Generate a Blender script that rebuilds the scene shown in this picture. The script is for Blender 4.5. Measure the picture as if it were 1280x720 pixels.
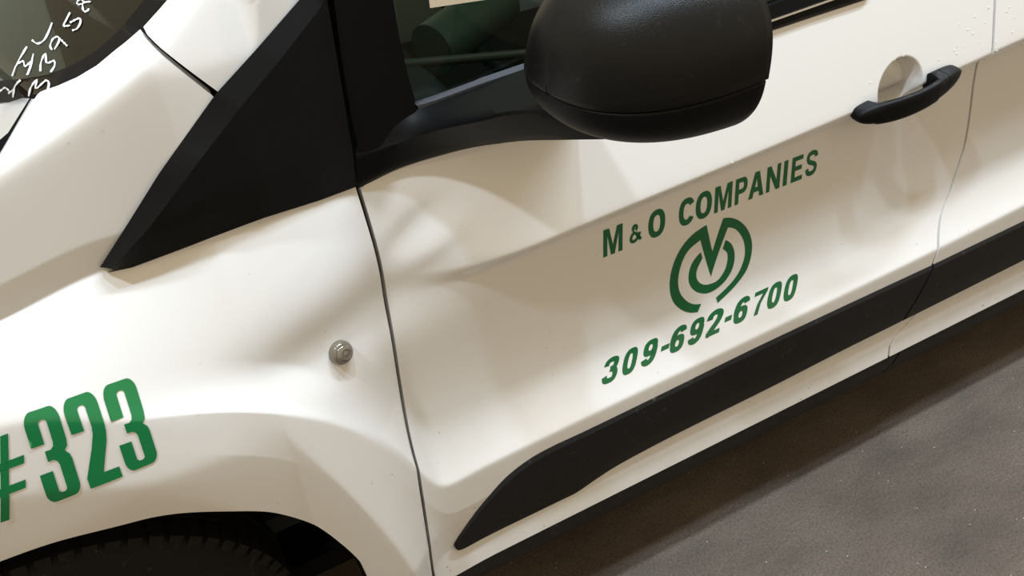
import bpy, bmesh, math, random
import numpy as np
from mathutils import Vector, Matrix
from mathutils.geometry import tessellate_polygon
from mathutils.bvhtree import BVHTree

for o in list(bpy.data.objects):
    bpy.data.objects.remove(o, do_unlink=True)
SC = bpy.context.scene
COL = SC.collection
random.seed(7)
rng = np.random.default_rng(7)

# ------------------------------------------------------------------ camera
# world axes: x = along the van towards its rear, y = into the van, z = up
FPX = 1080.0
def _frame():
    a = 68.0
    dx = np.array([3520 - 640, 360 + 760, FPX])
    b = (dx[0]*a + FPX*FPX)/dx[1]
    up = -np.array([a, -b, FPX])
    dx = dx/np.linalg.norm(dx)
    up = up/np.linalg.norm(up)
    up = up - dx*(up@dx); up /= np.linalg.norm(up)
    return dx, -np.cross(up, dx), up
DX, IN, UP = _frame()
CAM = np.array([0.0, -0.78, 1.63])
cam_data = bpy.data.cameras.new('camera')
cam_data.sensor_width = 36.0
cam_data.lens = FPX/1280*36.0
cam_data.clip_start = 0.02
cam = bpy.data.objects.new('camera', cam_data); COL.objects.link(cam)
m = Matrix.Identity(4)
for r, ax in enumerate((DX, IN, UP)):
    m[r][0], m[r][1], m[r][2], m[r][3] = ax[0], ax[1], -ax[2], CAM[r]
cam.matrix_world = m
SC.camera = cam

# ------------------------------------------------------------------ light
SC.view_settings.view_transform = 'Standard'
SC.view_settings.look = 'None'
SC.view_settings.gamma = 1.0
SC.view_settings.use_curve_mapping = False
SC.view_settings.exposure = 0.0
world = bpy.data.worlds.new('garage ambient'); SC.world = world
world.use_nodes = True
bg = world.node_tree.nodes['Background']
bg.inputs[0].default_value = (1.0, 0.82, 0.56, 1)      # walls and ceiling lit by old yellow lamps
bg.inputs[1].default_value = 0.70

def area(name, loc, target, sx, sy, power, color):
    d = bpy.data.lights.new(name, 'AREA')
    d.shape = 'RECTANGLE'; d.size = sx; d.size_y = sy
    d.energy = power; d.color = color
    o = bpy.data.objects.new(name, d); COL.objects.link(o)
    o.location = loc
    o.rotation_euler = (Vector(target) - Vector(loc)).to_track_quat('-Z', 'Y').to_euler()
    return o
# two compact ceiling lamps and one long row of tubes, all almost straight above the van's flank
area('ceiling_lamp_light', (-1.5, -.32, 4.6), (-1.5, -.32, 0), .2, .15, 104, (.76, .88, 1.0))
area('ceiling_lamp_light', (.30, -.20, 4.6), (.30, -.20, 0), 0.2, .15, 58, (.60, .80, 1.0))
area('tube_row_light', (3.0, .08, 4.6), (3.0, .08, 0), 4.2, .15, 285, (.76, .88, 1.0))

# ------------------------------------------------------------------ helpers
def ray(u, v):
    c = np.array([(u - 640)/FPX, (360 - v)/FPX, 1.0])
    return np.array([c@DX, c@IN, c@UP])
def at(u, v, y):                       # point of the plane y = const seen there
    r = ray(u, v); return CAM + r*((y - CAM[1])/r[1])
def at_z(u, v, z):
    r = ray(u, v); return CAM + r*((z - CAM[2])/r[2])
def at_s(u, v, off=0.0):               # point of the body side surface seen there
    r = ray(u, v)
    t = np.linspace(0.55, 3.2, 900)
    P = CAM[None] + r[None]*t[:, None]
    g = P[:, 1] - Y(P[:, 0], P[:, 2]) - off
    i = np.argmax(g > 0)
    a, b = t[i-1], t[i]
    for _ in range(30):
        c = 0.5*(a + b); p = CAM + r*c
        if p[1] - float(Y(p[0], p[2])) - off > 0: b = c
        else: a = c
    return CAM + r*b

def sstep(a, b, x):
    t = np.clip((np.asarray(x, float) - a)/(b - a), 0, 1); return t*t*(3 - 2*t)
def softmax(a, b, k):
    d = a - b
    return 0.5*(a + b + np.sqrt(d*d + k*k))
class Spline:                          # monotone cubic through (x, z) pairs
    def __init__(s, pts):
        pts = sorted(pts); s.x = np.array([p[0] for p in pts], float); s.y = np.array([p[1] for p in pts], float)
        h = np.diff(s.x); d = np.diff(s.y)/h
        mm = np.zeros_like(s.x); mm[0] = d[0]; mm[-1] = d[-1]
        for i in range(1, len(s.x) - 1):
            if d[i-1]*d[i] > 0:
                w1, w2 = 2*h[i] + h[i-1], h[i] + 2*h[i-1]
                mm[i] = (w1 + w2)/(w1/d[i-1] + w2/d[i])
        s.m = mm
    def __call__(s, q):
        q = np.clip(np.asarray(q, float), s.x[0], s.x[-1])
        i = np.clip(np.searchsorted(s.x, q) - 1, 0, len(s.x) - 2)
        h = s.x[i+1] - s.x[i]; t = (q - s.x[i])/h
        return ((2*t**3 - 3*t*t + 1)*s.y[i] + (t**3 - 2*t*t + t)*h*s.m[i]
                + (-2*t**3 + 3*t*t)*s.y[i+1] + (t**3 - t*t)*h*s.m[i+1])

class Smooth:                          # a spline eased over a short length so no kink shows in the paint
    def __init__(s, sp, sig, lo=-2.0, hi=3.8):
        s.x = np.arange(lo, hi, .002); y = sp(s.x)
        k = np.exp(-.5*(np.arange(-40, 41)*.002/sig)**2); k /= k.sum()
        s.y = np.convolve(np.pad(y, 40, mode='edge'), k, 'valid')
    def __call__(s, q): return np.interp(q, s.x, s.y)

# ------------------------------------------------------------------ body side surface  y = Y(x, z)
AXC = -0.335                           # wheel centre along the van
_zc = [(-0.335, .962), (-.219, .956), (-.172, .946), (-.133, .929), (-.090, .914), (-.033, .890), (.008, .868), (.088, .800),
       (.144, .724), (.182, .656), (.201, .612), (.212, .574), (.224, .540), (.237, .518), (.250, .508), (.27, .508), (.316, .510), (.456, .515), (.885, .524), (1.289, .536), (1.6, .553), (2.6, .60), (3.8, .64)]
_zc += [(2*AXC - x, z) for x, z in _zc if -.335 < x < .25]
ZC = Smooth(Spline(_zc + [(-2.0, .508)]), .014)
ZK = Spline([(-2, .895), (.05, .892), (.20, .873), (.307, .866), (.406, .873), (.551, .880), (.851, .892), (1.011, .900), (1.239, .910), (1.407, .922), (2.6, .98), (3.8, 1.0)])
ZS = Spline([(-2, .93), (-1.0, .97), (-.4, 1.022), (-.184, 1.036), (-.074, 1.048), (.02, 1.040), (.1, 1.036), (.214, 1.020), (.30, 1.010), (.45, 1.02), (.6, 1.06), (3.8, 1.12)])
ZF = Spline([(-2, .90), (-1.0, 1.0), (-.4, 1.11), (-.08, 1.201), (-.028, 1.220), (.056, 1.261), (.117, 1.299), (.3, 1.41), (.6, 1.60), (.9, 1.76), (3.8, 1.80)])
_zl = [(-.335, .845), (-.267, .841), (-.208, .834), (-.128, .815), (-.068, .784), (-.009, .741), (.034, .701), (.076, .634), (.094, .602), (.125, .52), (.14, .42)]
ZL = Smooth(Spline(_zl + [(2*AXC - x, z) for x, z in _zl[1:]]), .016)
HANDLE = []                            # handle cup, filled in below
def Y(x, z):
    x = np.asarray(x, float); z = np.asarray(z, float)
    zc, zk, zs, zf = ZC(x), ZK(x), ZS(x), ZF(x)
    yl = -0.022 + 0.022*sstep(0.0, 0.32, x) + 0.010*sstep(-0.08, -0.30, x)
    d = z - zc
    dk = np.maximum(zk - zc, 0.05)
    T = d/dk
    Tm = 1 - np.clip(T, -0.3, 1.0)
    hd = dk*(0.186 - 0.020*Tm**2 - 0.166*Tm**4)
    amp = sstep(.24, .46, x)
    hd = hd - 0.024*amp*sstep(zk - .030, zk + .004, z)
    hd = hd + (0.33 + 0.10*(1 - sstep(.25, .6, x)))*softmax(np.minimum(z, zs) - zk, 0.0, 0.006 + 0.09*sstep(.42, .16, x))
    w = sstep(-0.20, 0.13, x)
    D = np.maximum(zs - zc, .05)
    Tf = np.clip(d/D, -0.5, 1.0)
    hf = (0.042 + .028*sstep(-.30, .10, x) - yl)*(0.75*Tf + 0.25*Tf*Tf)
    U = yl + (1 - w)*hf + w*hd
    # lower flare: the wheel-arch lip turns under
    zl = ZL(x); e = zl - z
    fl_ = sstep(.26, .14, x)
    lip = 0.5*(e + np.sqrt(e*e + .004**2))
    L = yl + .09*(1 - fl_)*np.clip(d, -.07, 0) + fl_*(.20*(z - zc + lip) + (.10*sstep(.16, .05, x))*np.minimum(lip, .09))
    U = U + 0.0145*np.exp(-((z - .848)/.050)**2)*sstep(-.05, .12, x)*sstep(.40, .20, x)*sstep(0, .05, d)
    y = softmax(U, L, 0.0018) - .22*softmax(.352 - z, 0.0, .004)*sstep(.16, .26, x)
    # above the shoulder
    up = np.maximum(z - zs, 0)
    ww = sstep(.75, .45, x)
    y = y + ww*(-0.04*np.minimum(up, .04) + 0.08*np.maximum(up - .04, 0)) + (1 - ww)*0.28*up
    # fold of the front pillar towards the windscreen
    e = z - zf
    y = y + 0.55*(e + np.sqrt(e*e + 0.006**2))*sstep(1.0, .3, x)
    # small dent in the door below the mirror
    sx, sz = x - 0.300, z - 0.925
    a = math.radians(30)
    p, q = sx*math.cos(a) + sz*math.sin(a), -sx*math.sin(a) + sz*math.cos(a)
    y = y + 0.0055*np.exp(-(p/.055)**2 - ((q - .012)/.020)**2) - 0.003*np.exp(-(p/.05)**2 - ((q + .022)/.016)**2)
    if HANDLE:
        hx, hz, hw, hh, ang = HANDLE[0]
        c, s = math.cos(ang), math.sin(ang)
        p = ((x - hx)*c + (z - hz)*s)/hw; q = (-(x - hx)*s + (z - hz)*c)/hh
        r = np.sqrt(p*p + q*q)
        y = y + 0.030*sstep(1.0, 0.74, r)
    return y
def S(x, z, off=0.0):
    return np.array([x, float(Y(x, z)) + off, z])

# ------------------------------------------------------------------ materials
def mat(name, base, rough=0.5, metallic=0.0, coat=0.0, spec=0.5):
    mt = bpy.data.materials.new(name); mt.use_nodes = True
    b = mt.node_tree.nodes['Principled BSDF']
    b.inputs['Base Color'].default_value = (*base, 1)
    b.inputs['Roughness'].default_value = rough
    b.inputs['Metallic'].default_value = metallic
    b.inputs['Coat Weight'].default_value = coat
    b.inputs['Coat Roughness'].default_value = 0.04
    b.inputs['Specular IOR Level'].default_value = spec
    return mt
def nodes(mt): return mt.node_tree.nodes, mt.node_tree.links, mt.node_tree.nodes['Principled BSDF']
def coord(mt):
    n, l, b = nodes(mt)
    t = n.new('ShaderNodeNewGeometry'); return t.outputs['Position']
def noise(mt, scale, detail=4, rough=.6, vec=None):
    n, l, b = nodes(mt)
    t = n.new('ShaderNodeTexNoise'); t.inputs['Scale'].default_value = scale
    t.inputs['Detail'].default_value = detail; t.inputs['Roughness'].default_value = rough
    l.new(vec or coord(mt), t.inputs['Vector']); return t.outputs['Fac']
def ramp(mt, fac, stops):
    n, l, b = nodes(mt)
    r = n.new('ShaderNodeValToRGB'); l.new(fac, r.inputs[0])
    e = r.color_ramp.elements
    while len(e) < len(stops): e.new(0.5)
    for k, (p, c) in enumerate(stops):
        e[k].position = p; e[k].color = (*c, 1)
    return r.outputs[0]
def bump(mt, fac, strength, dist):
    n, l, b = nodes(mt)
    bp = n.new('ShaderNodeBump'); bp.inputs['Strength'].default_value = strength
    bp.inputs['Distance'].default_value = dist
    l.new(fac, bp.inputs['Height']); l.new(bp.outputs[0], b.inputs['Normal'])
def mixc(mt, fac, a, b_):
    n, l, b = nodes(mt)
    mx = n.new('ShaderNodeMix'); mx.data_type = 'RGBA'
    if isinstance(fac, float): mx.inputs[0].default_value = fac
    else: l.new(fac, mx.inputs[0])
    for sock, val in ((mx.inputs[6], a), (mx.inputs[7], b_)):
        if isinstance(val, tuple): sock.default_value = (*val, 1)
        else: l.new(val, sock)
    return mx.outputs[2]
def math_(mt, op, a, b_=None):
    n, l, b = nodes(mt)
    t = n.new('ShaderNodeMath'); t.operation = op
    for k, v in enumerate((a, b_)):
        if v is None: continue
        if isinstance(v, (int, float)): t.inputs[k].default_value = v
        else: l.new(v, t.inputs[k])
    return t.outputs[0]

def paint_material():
    mt = mat('white car paint', (.80, .785, .765), rough=.30, coat=.85)
    n, l, b = nodes(mt)
    pos = coord(mt)
    # road film: brown specks and a faint haze low on the body
    sep = n.new('ShaderNodeSeparateXYZ'); l.new(pos, sep.inputs[0])
    low = n.new('ShaderNodeMapRange'); l.new(sep.outputs[2], low.inputs[0])
    low.inputs[1].default_value = .72; low.inputs[2].default_value = .30
    v = n.new('ShaderNodeTexVoronoi'); v.inputs['Scale'].default_value = 42; l.new(pos, v.inputs['Vector'])
    spot = math_(mt, 'LESS_THAN', v.outputs['Distance'], .075)
    keep = math_(mt, 'GREATER_THAN', noise(mt, 9, 2), .55)
    spot = math_(mt, 'MULTIPLY', math_(mt, 'MULTIPLY', spot, keep), math_(mt, 'ADD', math_(mt, 'MULTIPLY', low.outputs[0], .6), .12))
    film = math_(mt, 'MULTIPLY', math_(mt, 'MULTIPLY', noise(mt, 22, 5, .7), low.outputs[0]), .34)
    c1 = mixc(mt, film, (.80, .785, .765), (.42, .36, .27))
    c2 = mixc(mt, spot, c1, (.10, .075, .05))
    l.new(c2, b.inputs['Base Color'])
    return mt
PAINT = paint_material()

def plastic(name, c, rough, grain=900, strength=.35, dist=.0006, scuff=0.0):
    mt = mat(name, c, rough, spec=.13)
    n, l, b = nodes(mt)
    g = noise(mt, grain, 2, .5)
    bump(mt, g, strength, dist)
    if scuff:
        f = noise(mt, 60, 6, .75); 
        s = ramp(mt, f, [(.60, (0, 0, 0)), (.74, (1, 1, 1))])
        l.new(mixc(mt, math_(mt, 'MULTIPLY', s, scuff), c, (.16, .15, .14)), b.inputs['Base Color'])
    return mt
TRIM = plastic('grained black plastic', (.0065, .0065, .0068), .5)
TRIM_FLAT = plastic('satin black plastic', (.004, .004, .0045), .45, 1400, .12)
MIRROR_P = plastic('textured mirror housing plastic', (.006, .006, .006), .34, 1000, .5, .0006, scuff=.10)
MIRROR_P.node_tree.nodes['Principled BSDF'].inputs['Specular IOR Level'].default_value = .25
STRIP_P = plastic('scuffed black rub strip plastic', (.014, .0135, .014), .42, 800, .3, .0006, scuff=.35)
ROCKER_P = plastic('dusty black sill plastic', (.020, .020, .022), .5, 700, .3, .0006, scuff=.7)
RUBBER = plastic('black rubber', (.012, .0115, .011), .65, 500, .3, .0008, scuff=.3)
DARK = mat('dark inner body', (.004, .004, .004), .9, spec=.1)
HIGHLIGHT = mat('highlight metal', (.6, .6, .6), .18, 1.0)
SEAL = plastic('grey window seal rubber', (.060, .060, .066), .55, 300, .5, .002, scuff=.3)
GREEN = mat('green vinyl lettering', (.002, .115, .035), .28, coat=.3)
GREEN2 = mat('bright green vinyl number', (.003, .185, .055), .25, coat=.4)
CHALK = mat('white paint marker', (.80, .80, .80), .8)
SHEET_M = mat('cream sheet', (.85, .74, .58), .8)
CABIN = plastic('dark cabin plastic', (.020, .024, .022), .5, 500, .3)
CABIN2 = mat('grey green cabin plastic', (.10, .15, .135), .45)
CABIN3 = mat('olive cabin bar', (.075, .08, .06), .5)
FABRIC = plastic('dark seat fabric', (.018, .019, .018), .9, 900, .6)
STEEL = mat('wheel steel', (.35, .35, .36), .35, 1.0)
def glass(name, tint, ior=1.5):
    mt = bpy.data.materials.new(name); mt.use_nodes = True
    n, l = mt.node_tree.nodes, mt.node_tree.links
    for q in list(n): n.remove(q)
    out = n.new('ShaderNodeOutputMaterial'); mx = n.new('ShaderNodeMixShader')
    fr = n.new('ShaderNodeFresnel'); fr.inputs[0].default_value = ior
    tr = n.new('ShaderNodeBsdfTransparent'); tr.inputs[0].default_value = (*tint, 1)
    gl = n.new('ShaderNodeBsdfGlossy'); gl.inputs['Roughness'].default_value = .03
    l.new(fr.outputs[0], mx.inputs[0]); l.new(tr.outputs[0], mx.inputs[1]); l.new(gl.outputs[0], mx.inputs[2])
    l.new(mx.outputs[0], out.inputs[0]); return mt
GLASS = glass('green tinted window glass', (.34, .44, .37))
GLASS_W = glass('dark green windscreen glass', (.22, .26, .19))
LENS = mat('smoked clear lens', (.15, .125, .095), .08, coat=1.0)
MIRROR_G = mat('silvered mirror glass', (.8, .8, .8), .02, 1.0)

# ------------------------------------------------------------------ object helpers
def link(name, me, mt=None, parent=None, smooth=True):
    o = bpy.data.objects.new(name, me); COL.objects.link(o)
    if mt: me.materials.append(mt)
    if smooth:
        me.polygons.foreach_set('use_smooth', [True]*len(me.polygons))
    if parent: o.parent = parent
    return o
def mesh(name, verts, faces):
    me = bpy.data.meshes.new(name)
    me.from_pydata([tuple(map(float, v)) for v in verts], [], faces); me.update(); return me
def fix_normals(me):
    bm = bmesh.new(); bm.from_mesh(me); bmesh.ops.recalc_face_normals(bm, faces=bm.faces); bm.to_mesh(me); bm.free()
def resample(P, n, smooth=False):
    P = np.asarray(P, float)
    if smooth and len(P) > 2:
        Q = [P[0]]
        for i in range(len(P) - 1):
            p0, p1, p2, p3 = P[max(i-1, 0)], P[i], P[i+1], P[min(i+2, len(P)-1)]
            for t in np.linspace(0, 1, 13)[1:]:
                Q.append(0.5*((2*p1) + (p2 - p0)*t + (2*p0 - 5*p1 + 4*p2 - p3)*t*t + (3*p1 - p0 - 3*p2 + p3)*t**3))
        P = np.array(Q)
    s = np.concatenate([[0], np.cumsum(np.linalg.norm(np.diff(P, axis=0), axis=1))])
    q = np.linspace(0, s[-1], n)
    return np.stack([np.interp(q, s, P[:, k]) for k in range(P.shape[1])], 1)
def coons(bot, top, left, right, nu, nv):
    b, t, l, r = resample(bot, nu), resample(top, nu), resample(left, nv), resample(right, nv)
    u = np.linspace(0, 1, nu)[None, :, None]; v = np.linspace(0, 1, nv)[:, None, None]
    return ((1-v)*b[None] + v*t[None] + (1-u)*l[:, None] + u*r[:, None]
            - ((1-u)*(1-v)*b[0] + u*(1-v)*b[-1] + (1-u)*v*t[0] + u*v*t[-1]))
def grid_faces(nu, nv, base=0):
    f = []
    for j in range(nv - 1):
        for i in range(nu - 1):
            a = base + j*nu + i
            f.append((a, a+1, a+nu+1, a+nu))
    return f
def panel(name, grid2, mt, parent, off=0.0, flange=.02, roll=.0022):
    """sheet-metal panel on the body surface, its edges turned in"""
    nv, nu, _ = grid2.shape
    x, z = grid2[..., 0].ravel(), grid2[..., 1].ravel()
    V = np.stack([x, Y(x, z) + off, z], 1)
    F = grid_faces(nu, nv)
    ring = [i for i in range(nu)] + [j*nu + nu - 1 for j in range(1, nv)] + [(nv-1)*nu + i for i in range(nu-2, -1, -1)] + [j*nu for j in range(nv-2, 0, -1)]
    R = V[ring]
    base = len(V); n = len(ring)
    V = np.concatenate([V, R + [0, flange, 0]])
    for k in range(n):
        k2 = (k+1) % n
        F.append((ring[k], base + k, base + k2, ring[k2]))
    me = mesh(name, V, F)
    fix_normals(me)
    o = link(name, me, mt, parent)
    bm = bmesh.new(); bm.from_mesh(me); bm.edges.ensure_lookup_table()
    for e in bm.edges:
        if len(e.link_faces) == 2 and e.calc_face_angle(0) > 1.0: e.smooth = False
    bm.to_mesh(me); bm.free()
    return o
def loft(name, rows, mt, parent, n=60, sub=1, thick=None, smooth_rows=False, sharp=40):
    """skin through rows of 3-D points; optional thickness into the van"""
    R = np.array([resample(r, n, smooth_rows) for r in rows])
    if sub > 1:
        R = np.array([(1-t)*R[i] + t*R[i+1] for i in range(len(R)-1) for t in np.linspace(0, 1, sub, endpoint=False)] + [R[-1]])
    nv = len(R)
    V = R.reshape(-1, 3); F = grid_faces(n, nv)
    if thick:
        base = len(V); V = np.concatenate([V, V + [0, thick, 0]])
        F += [tuple(reversed(f)) for f in grid_faces(n, nv, base)]
        ring = [i for i in range(n)] + [j*n + n - 1 for j in range(1, nv)] + [(nv-1)*n + i for i in range(n-2, -1, -1)] + [j*n for j in range(nv-2, 0, -1)]
        for k in range(len(ring)):
            a, b = ring[k], ring[(k+1) % len(ring)]
            F.append((a, a+base, b+base, b))
    me = mesh(name, V, F); fix_normals(me)
    o = link(name, me, mt, parent)
    mark_sharp(me, sharp); return o
def mark_sharp(me, deg):
    bm = bmesh.new(); bm.from_mesh(me)
    for e in bm.edges:
        if len(e.link_faces) == 2 and e.calc_face_angle(0) > math.radians(deg): e.smooth = False
    bm.to_mesh(me); bm.free()
def box(name, lo, hi, mt, parent=None, bevel=.0, rot=None):
    bm = bmesh.new(); bmesh.ops.create_cube(bm, size=1)
    lo, hi = Vector(lo), Vector(hi)
    for v in bm.verts:
        v.co = Vector(((lo[k] + hi[k])/2 + v.co[k]*(hi[k]-lo[k]) for k in range(3)))
    if bevel: bmesh.ops.bevel(bm, geom=bm.edges[:], offset=bevel, segments=3, affect='EDGES', profile=.5)
    me = bpy.data.meshes.new(name); bm.to_mesh(me); bm.free()
    o = link(name, me, mt, parent); mark_sharp(me, 35); return o
def tube(name, path, radius, mt, parent=None, n=16, smooth=True, closed=False):
    P = resample(path, max(12, 4*len(path)), smooth) if not closed else np.asarray(path, float)
    V, F = [], []
    m_ = len(P)
    for i, p in enumerate(P):
        a = P[(i-1) % m_] if closed else P[max(i-1, 0)]
        b = P[(i+1) % m_] if closed else P[min(i+1, m_-1)]
        t = Vector(b - a).normalized()
        s = t.orthogonal().normalized() if i == 0 else (prev - t*prev.dot(t)).normalized()
        prev = s; w = t.cross(s)
        rr = radius(i/(m_-1)) if callable(radius) else radius
        for k in range(n):
            an = 2*math.pi*k/n
            V.append(Vector(p) + s*math.cos(an)*rr + w*math.sin(an)*rr)
    for i in range(m_ if closed else m_ - 1):
        for k in range(n):
            a, b = i*n + k, i*n + (k+1) % n
            c, d = ((i+1) % m_)*n + (k+1) % n, ((i+1) % m_)*n + k
            F.append((a, b, c, d))
    if not closed:
        F.append(tuple(range(n))); F.append(tuple(range((m_-1)*n, m_*n)))
    me = mesh(name, V, F); fix_normals(me); o = link(name, me, mt, parent); mark_sharp(me, 50); return o
def lathe_y(name, prof, centre, mt, parent=None, n=64, sharp=40):
    """prof: (radius, y) pairs spun about an axis along y"""
    V, F = [], []
    for (r, yy) in prof:
        for k in range(n):
            a = 2*math.pi*k/n
            V.append((centre[0] + r*math.cos(a), centre[1] + yy, centre[2] + r*math.sin(a)))
    for i in range(len(prof) - 1):
        for k in range(n):
            F.append((i*n + k, i*n + (k+1) % n, (i+1)*n + (k+1) % n, (i+1)*n + k))
    me = mesh(name, V, F); fix_normals(me); o = link(name, me, mt, parent); mark_sharp(me, sharp); return o

def thing(name, label, cat, loc=(0, 0, 0)):
    o = bpy.data.objects.new(name, None); COL.objects.link(o); o.location = loc
    o['label'] = label; o['category'] = cat
    o.empty_display_size = .1
    return o

# ------------------------------------------------------------------ floor (setting)
def floor_material():
    mt = mat('stained garage concrete', (.2, .18, .16), .75)
    n, l, b = nodes(mt)
    pos = coord(mt)
    mp = n.new('ShaderNodeMapping'); l.new(pos, mp.inputs[0])
    mp.inputs['Rotation'].default_value = (0, 0, math.radians(28)); mp.inputs['Scale'].default_value = (1.0, 2.6, 1)
    a = ramp(mt, noise(mt, 3.2, 6, .62, mp.outputs[0]), [(.25, (.054, .041, .031)), (.50, (.088, .067, .051)), (.78, (.124, .098, .077))])
    g = ramp(mt, noise(mt, 190, 4, .7), [(.30, (.45, .45, .45)), (.62, (1.25, 1.2, 1.15))])
    mx = n.new('ShaderNodeMix'); mx.data_type = 'RGBA'; mx.blend_type = 'MULTIPLY'; mx.inputs[0].default_value = 1
    l.new(a, mx.inputs[6]); l.new(g, mx.inputs[7])
    v = n.new('ShaderNodeTexVoronoi'); v.inputs['Scale'].default_value = 70; l.new(pos, v.inputs['Vector'])
    sp = math_(mt, 'MULTIPLY', math_(mt, 'LESS_THAN', v.outputs['Distance'], .06), math_(mt, 'GREATER_THAN', noise(mt, 30, 1), .56))
    l.new(mixc(mt, sp, mx.outputs[2], (.75, .72, .66)), b.inputs['Base Color'])
    bump(mt, noise(mt, 150, 6, .7), .5, .004)
    return mt
fl = link('floor', mesh('floor', [(-6, -6, 0), (9, -6, 0), (9, 8, 0), (-6, 8, 0)], [(0, 1, 2, 3)]), floor_material(), None, False)
fl['kind'] = 'structure'

# ------------------------------------------------------------------ the van
VAN = thing('cargo_van', 'white cargo van with black trim and green company lettering on its front door', 'van', (0.9, 0.9, 0))
def P(o):                               # keep world coordinates under the empty
    return o
VAN.location = (0, 0, 0)

GAP = .0030
XF, XR = .2155, 1.316                   # front and rear edge of the front door
_sr = [at_s(u, v) for u, v in ((1246, 2), (1241, 60), (1206, 180), (1190, 232), (1175, 276), (1166, 330), (1146, 390), (1112, 434))]
SR = Spline([(.1, _sr[-1][0])] + sorted((p[2], p[0]) for p in _sr[1:]) + [(1.2, _sr[1][0])])
_sf = [at_s(u, v) for u, v in ((447, 234), (460, 275), (472, 317), (481, 360), (492, 435), (502, 490), (511, 540), (522, 590), (532, 647), (541, 715))]
SF = Smooth(Spline([(.1, _sf[-1][0])] + sorted((p[2], p[0]) for p in _sf) + [(1.4, _sf[0][0])]), .05, 0, 1.6)
_ = ('front seam', [(round(p[0], 3), round(p[2], 3)) for p in _sf])
def seam_f(d, z0, z1): return [(float(SF(z)) + d, z) for z in np.linspace(z0, z1, 60)]
_ = ('rear seam', [(round(p[0], 3), round(p[2], 3)) for p in _sr])
def seam_r(d, z0, z1): return [(float(SR(z)) + d, z) for z in np.linspace(z0, z1, 60)]
def zline(f, xs): return [(x, float(f(x))) for x in xs]
# handle cup
_h = at_s(1124, 101)
HANDLE.append((_h[0] + .003, _h[2] - .014, .050, .050, math.radians(14)))

# fender ------------------------------------------------------------
_arch = [(AXC + .02, .79)] + [(float(p[0]), float(p[2])) for p in (at_s(u, v) for u, v in [(0, 702), (75, 676), (150, 657), (200, 645), (250, 640), (320, 639), (357, 644), (395, 657), (427, 680), (450, 702), (459, 720)])]
_arch = _arch[1:] + [(_arch[-1][0] + .003, .36), (_arch[-1][0], .30)]
_ = ('arch', [(round(x, 3), round(z, 3)) for x, z in _arch])
arch_r = [(AXC, max(z for x, z in _arch) + .001)] + _arch
arch_l = [(2*AXC - x, z) for x, z in reversed(_arch)]
arch = arch_l + arch_r
xs = np.linspace(-1.02, XF - GAP, 60)
bot = [(-1.02, .30)] + list(map(tuple, resample(arch, 160, True))) + [(_arch[-1][0] + .006, .288), (float(SF(.288)) - GAP, .288)]
sh = zline(lambda x: ZS(x) + .003, xs)
_xe = float(SF(float(ZS(XF)) + .003)) - GAP
xs = np.linspace(-1.02, _xe, 60); sh = zline(lambda x: ZS(x) + .003, xs)
g1 = coons(bot, sh, [(-1.02, .30), (-1.02, sh[0][1])], seam_f(-GAP, .288, sh[-1][1]), 420, 200)
fender = panel('front_fender', g1, PAINT, VAN)
def px(pts, off=0.0): return [at_s(u, v, off) for u, v in pts]
def px2(pts): return [(p[0], p[2]) for p in px(pts)]
gapline = px2([(0, 212), (26, 166), (50, 128)])
wse = px2([(54, 125), (75, 118), (100, 107), (125, 92), (150, 71), (180, 46)])
top2 = [(-1.02, .985), (-.6, 1.04), (-.3, gapline[0][1] - .05)] + gapline + wse
seam_ap = px2([(268, 120), (180, 47)])
right2 = [sh[-1]] + px2([(300, 235), (268, 122), (180, 46)])
right2[-1] = wse[-1]
g2 = coons(sh, top2, [sh[0], top2[0]], right2, 300, 110)
fender_top = panel('fender_top', g2, PAINT, fender)

# front pillar (white) above the fender
apl = coons(px2([(184, 43), (273, 115)]), px2([(222, 0), (376, 0)]), px2([(184, 43), (203, 22), (222, 0)]), px2([(273, 115), (376, 0)]), 60, 60)
# carry the pillar on to the roof
ptop_l, ptop_r = apl[-1, 0], apl[-1, -1]
ext = coons([tuple(ptop_l), tuple(ptop_r)], [(.62, 1.72), (.78, 1.70)], [tuple(ptop_l), (.62, 1.72)], [tuple(ptop_r), (.78, 1.70)], 60, 60)
apillar = panel('front_pillar', np.concatenate([apl, ext[1:]]), PAINT, VAN)

# inner dark body behind the gaps
xs_ = np.linspace(-1.0, 3.5, 160); zs_ = np.linspace(.30, 1.02, 70)
gx, gz = np.meshgrid(xs_, zs_)
V = np.stack([gx.ravel(), Y(gx.ravel(), gz.ravel()) + .022, gz.ravel()], 1)
F = [f for f in grid_faces(160, 70) if not ((V[f[0]][0] - AXC)**2 + (V[f[0]][2] - .33)**2 < .47**2)]
inner = link('inner_body', mesh('inner_body', V, F), DARK, VAN)

# front door ----------------------------------------------------------
belt = [(float(SF(1.03)) + GAP, float(at_s(452, 236)[2]))] + px2([(500, 203), (560, 182), (640, 150), (720, 125), (850, 80), (955, 42), (1082, 0)]) + [(XR - GAP, 1.088)]
dbot = [(float(SF(.288)) + GAP, .288), (XR - GAP, .288)]
belt[-1] = seam_r(-GAP, .288, 1.088)[-1]; dbot[1] = seam_r(-GAP, .288, 1.088)[0]
g = coons(dbot, belt, seam_f(GAP, .288, belt[0][1]), seam_r(-GAP, .288, 1.088), 500, 360)
door = panel('front_door', g, PAINT, VAN)
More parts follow.
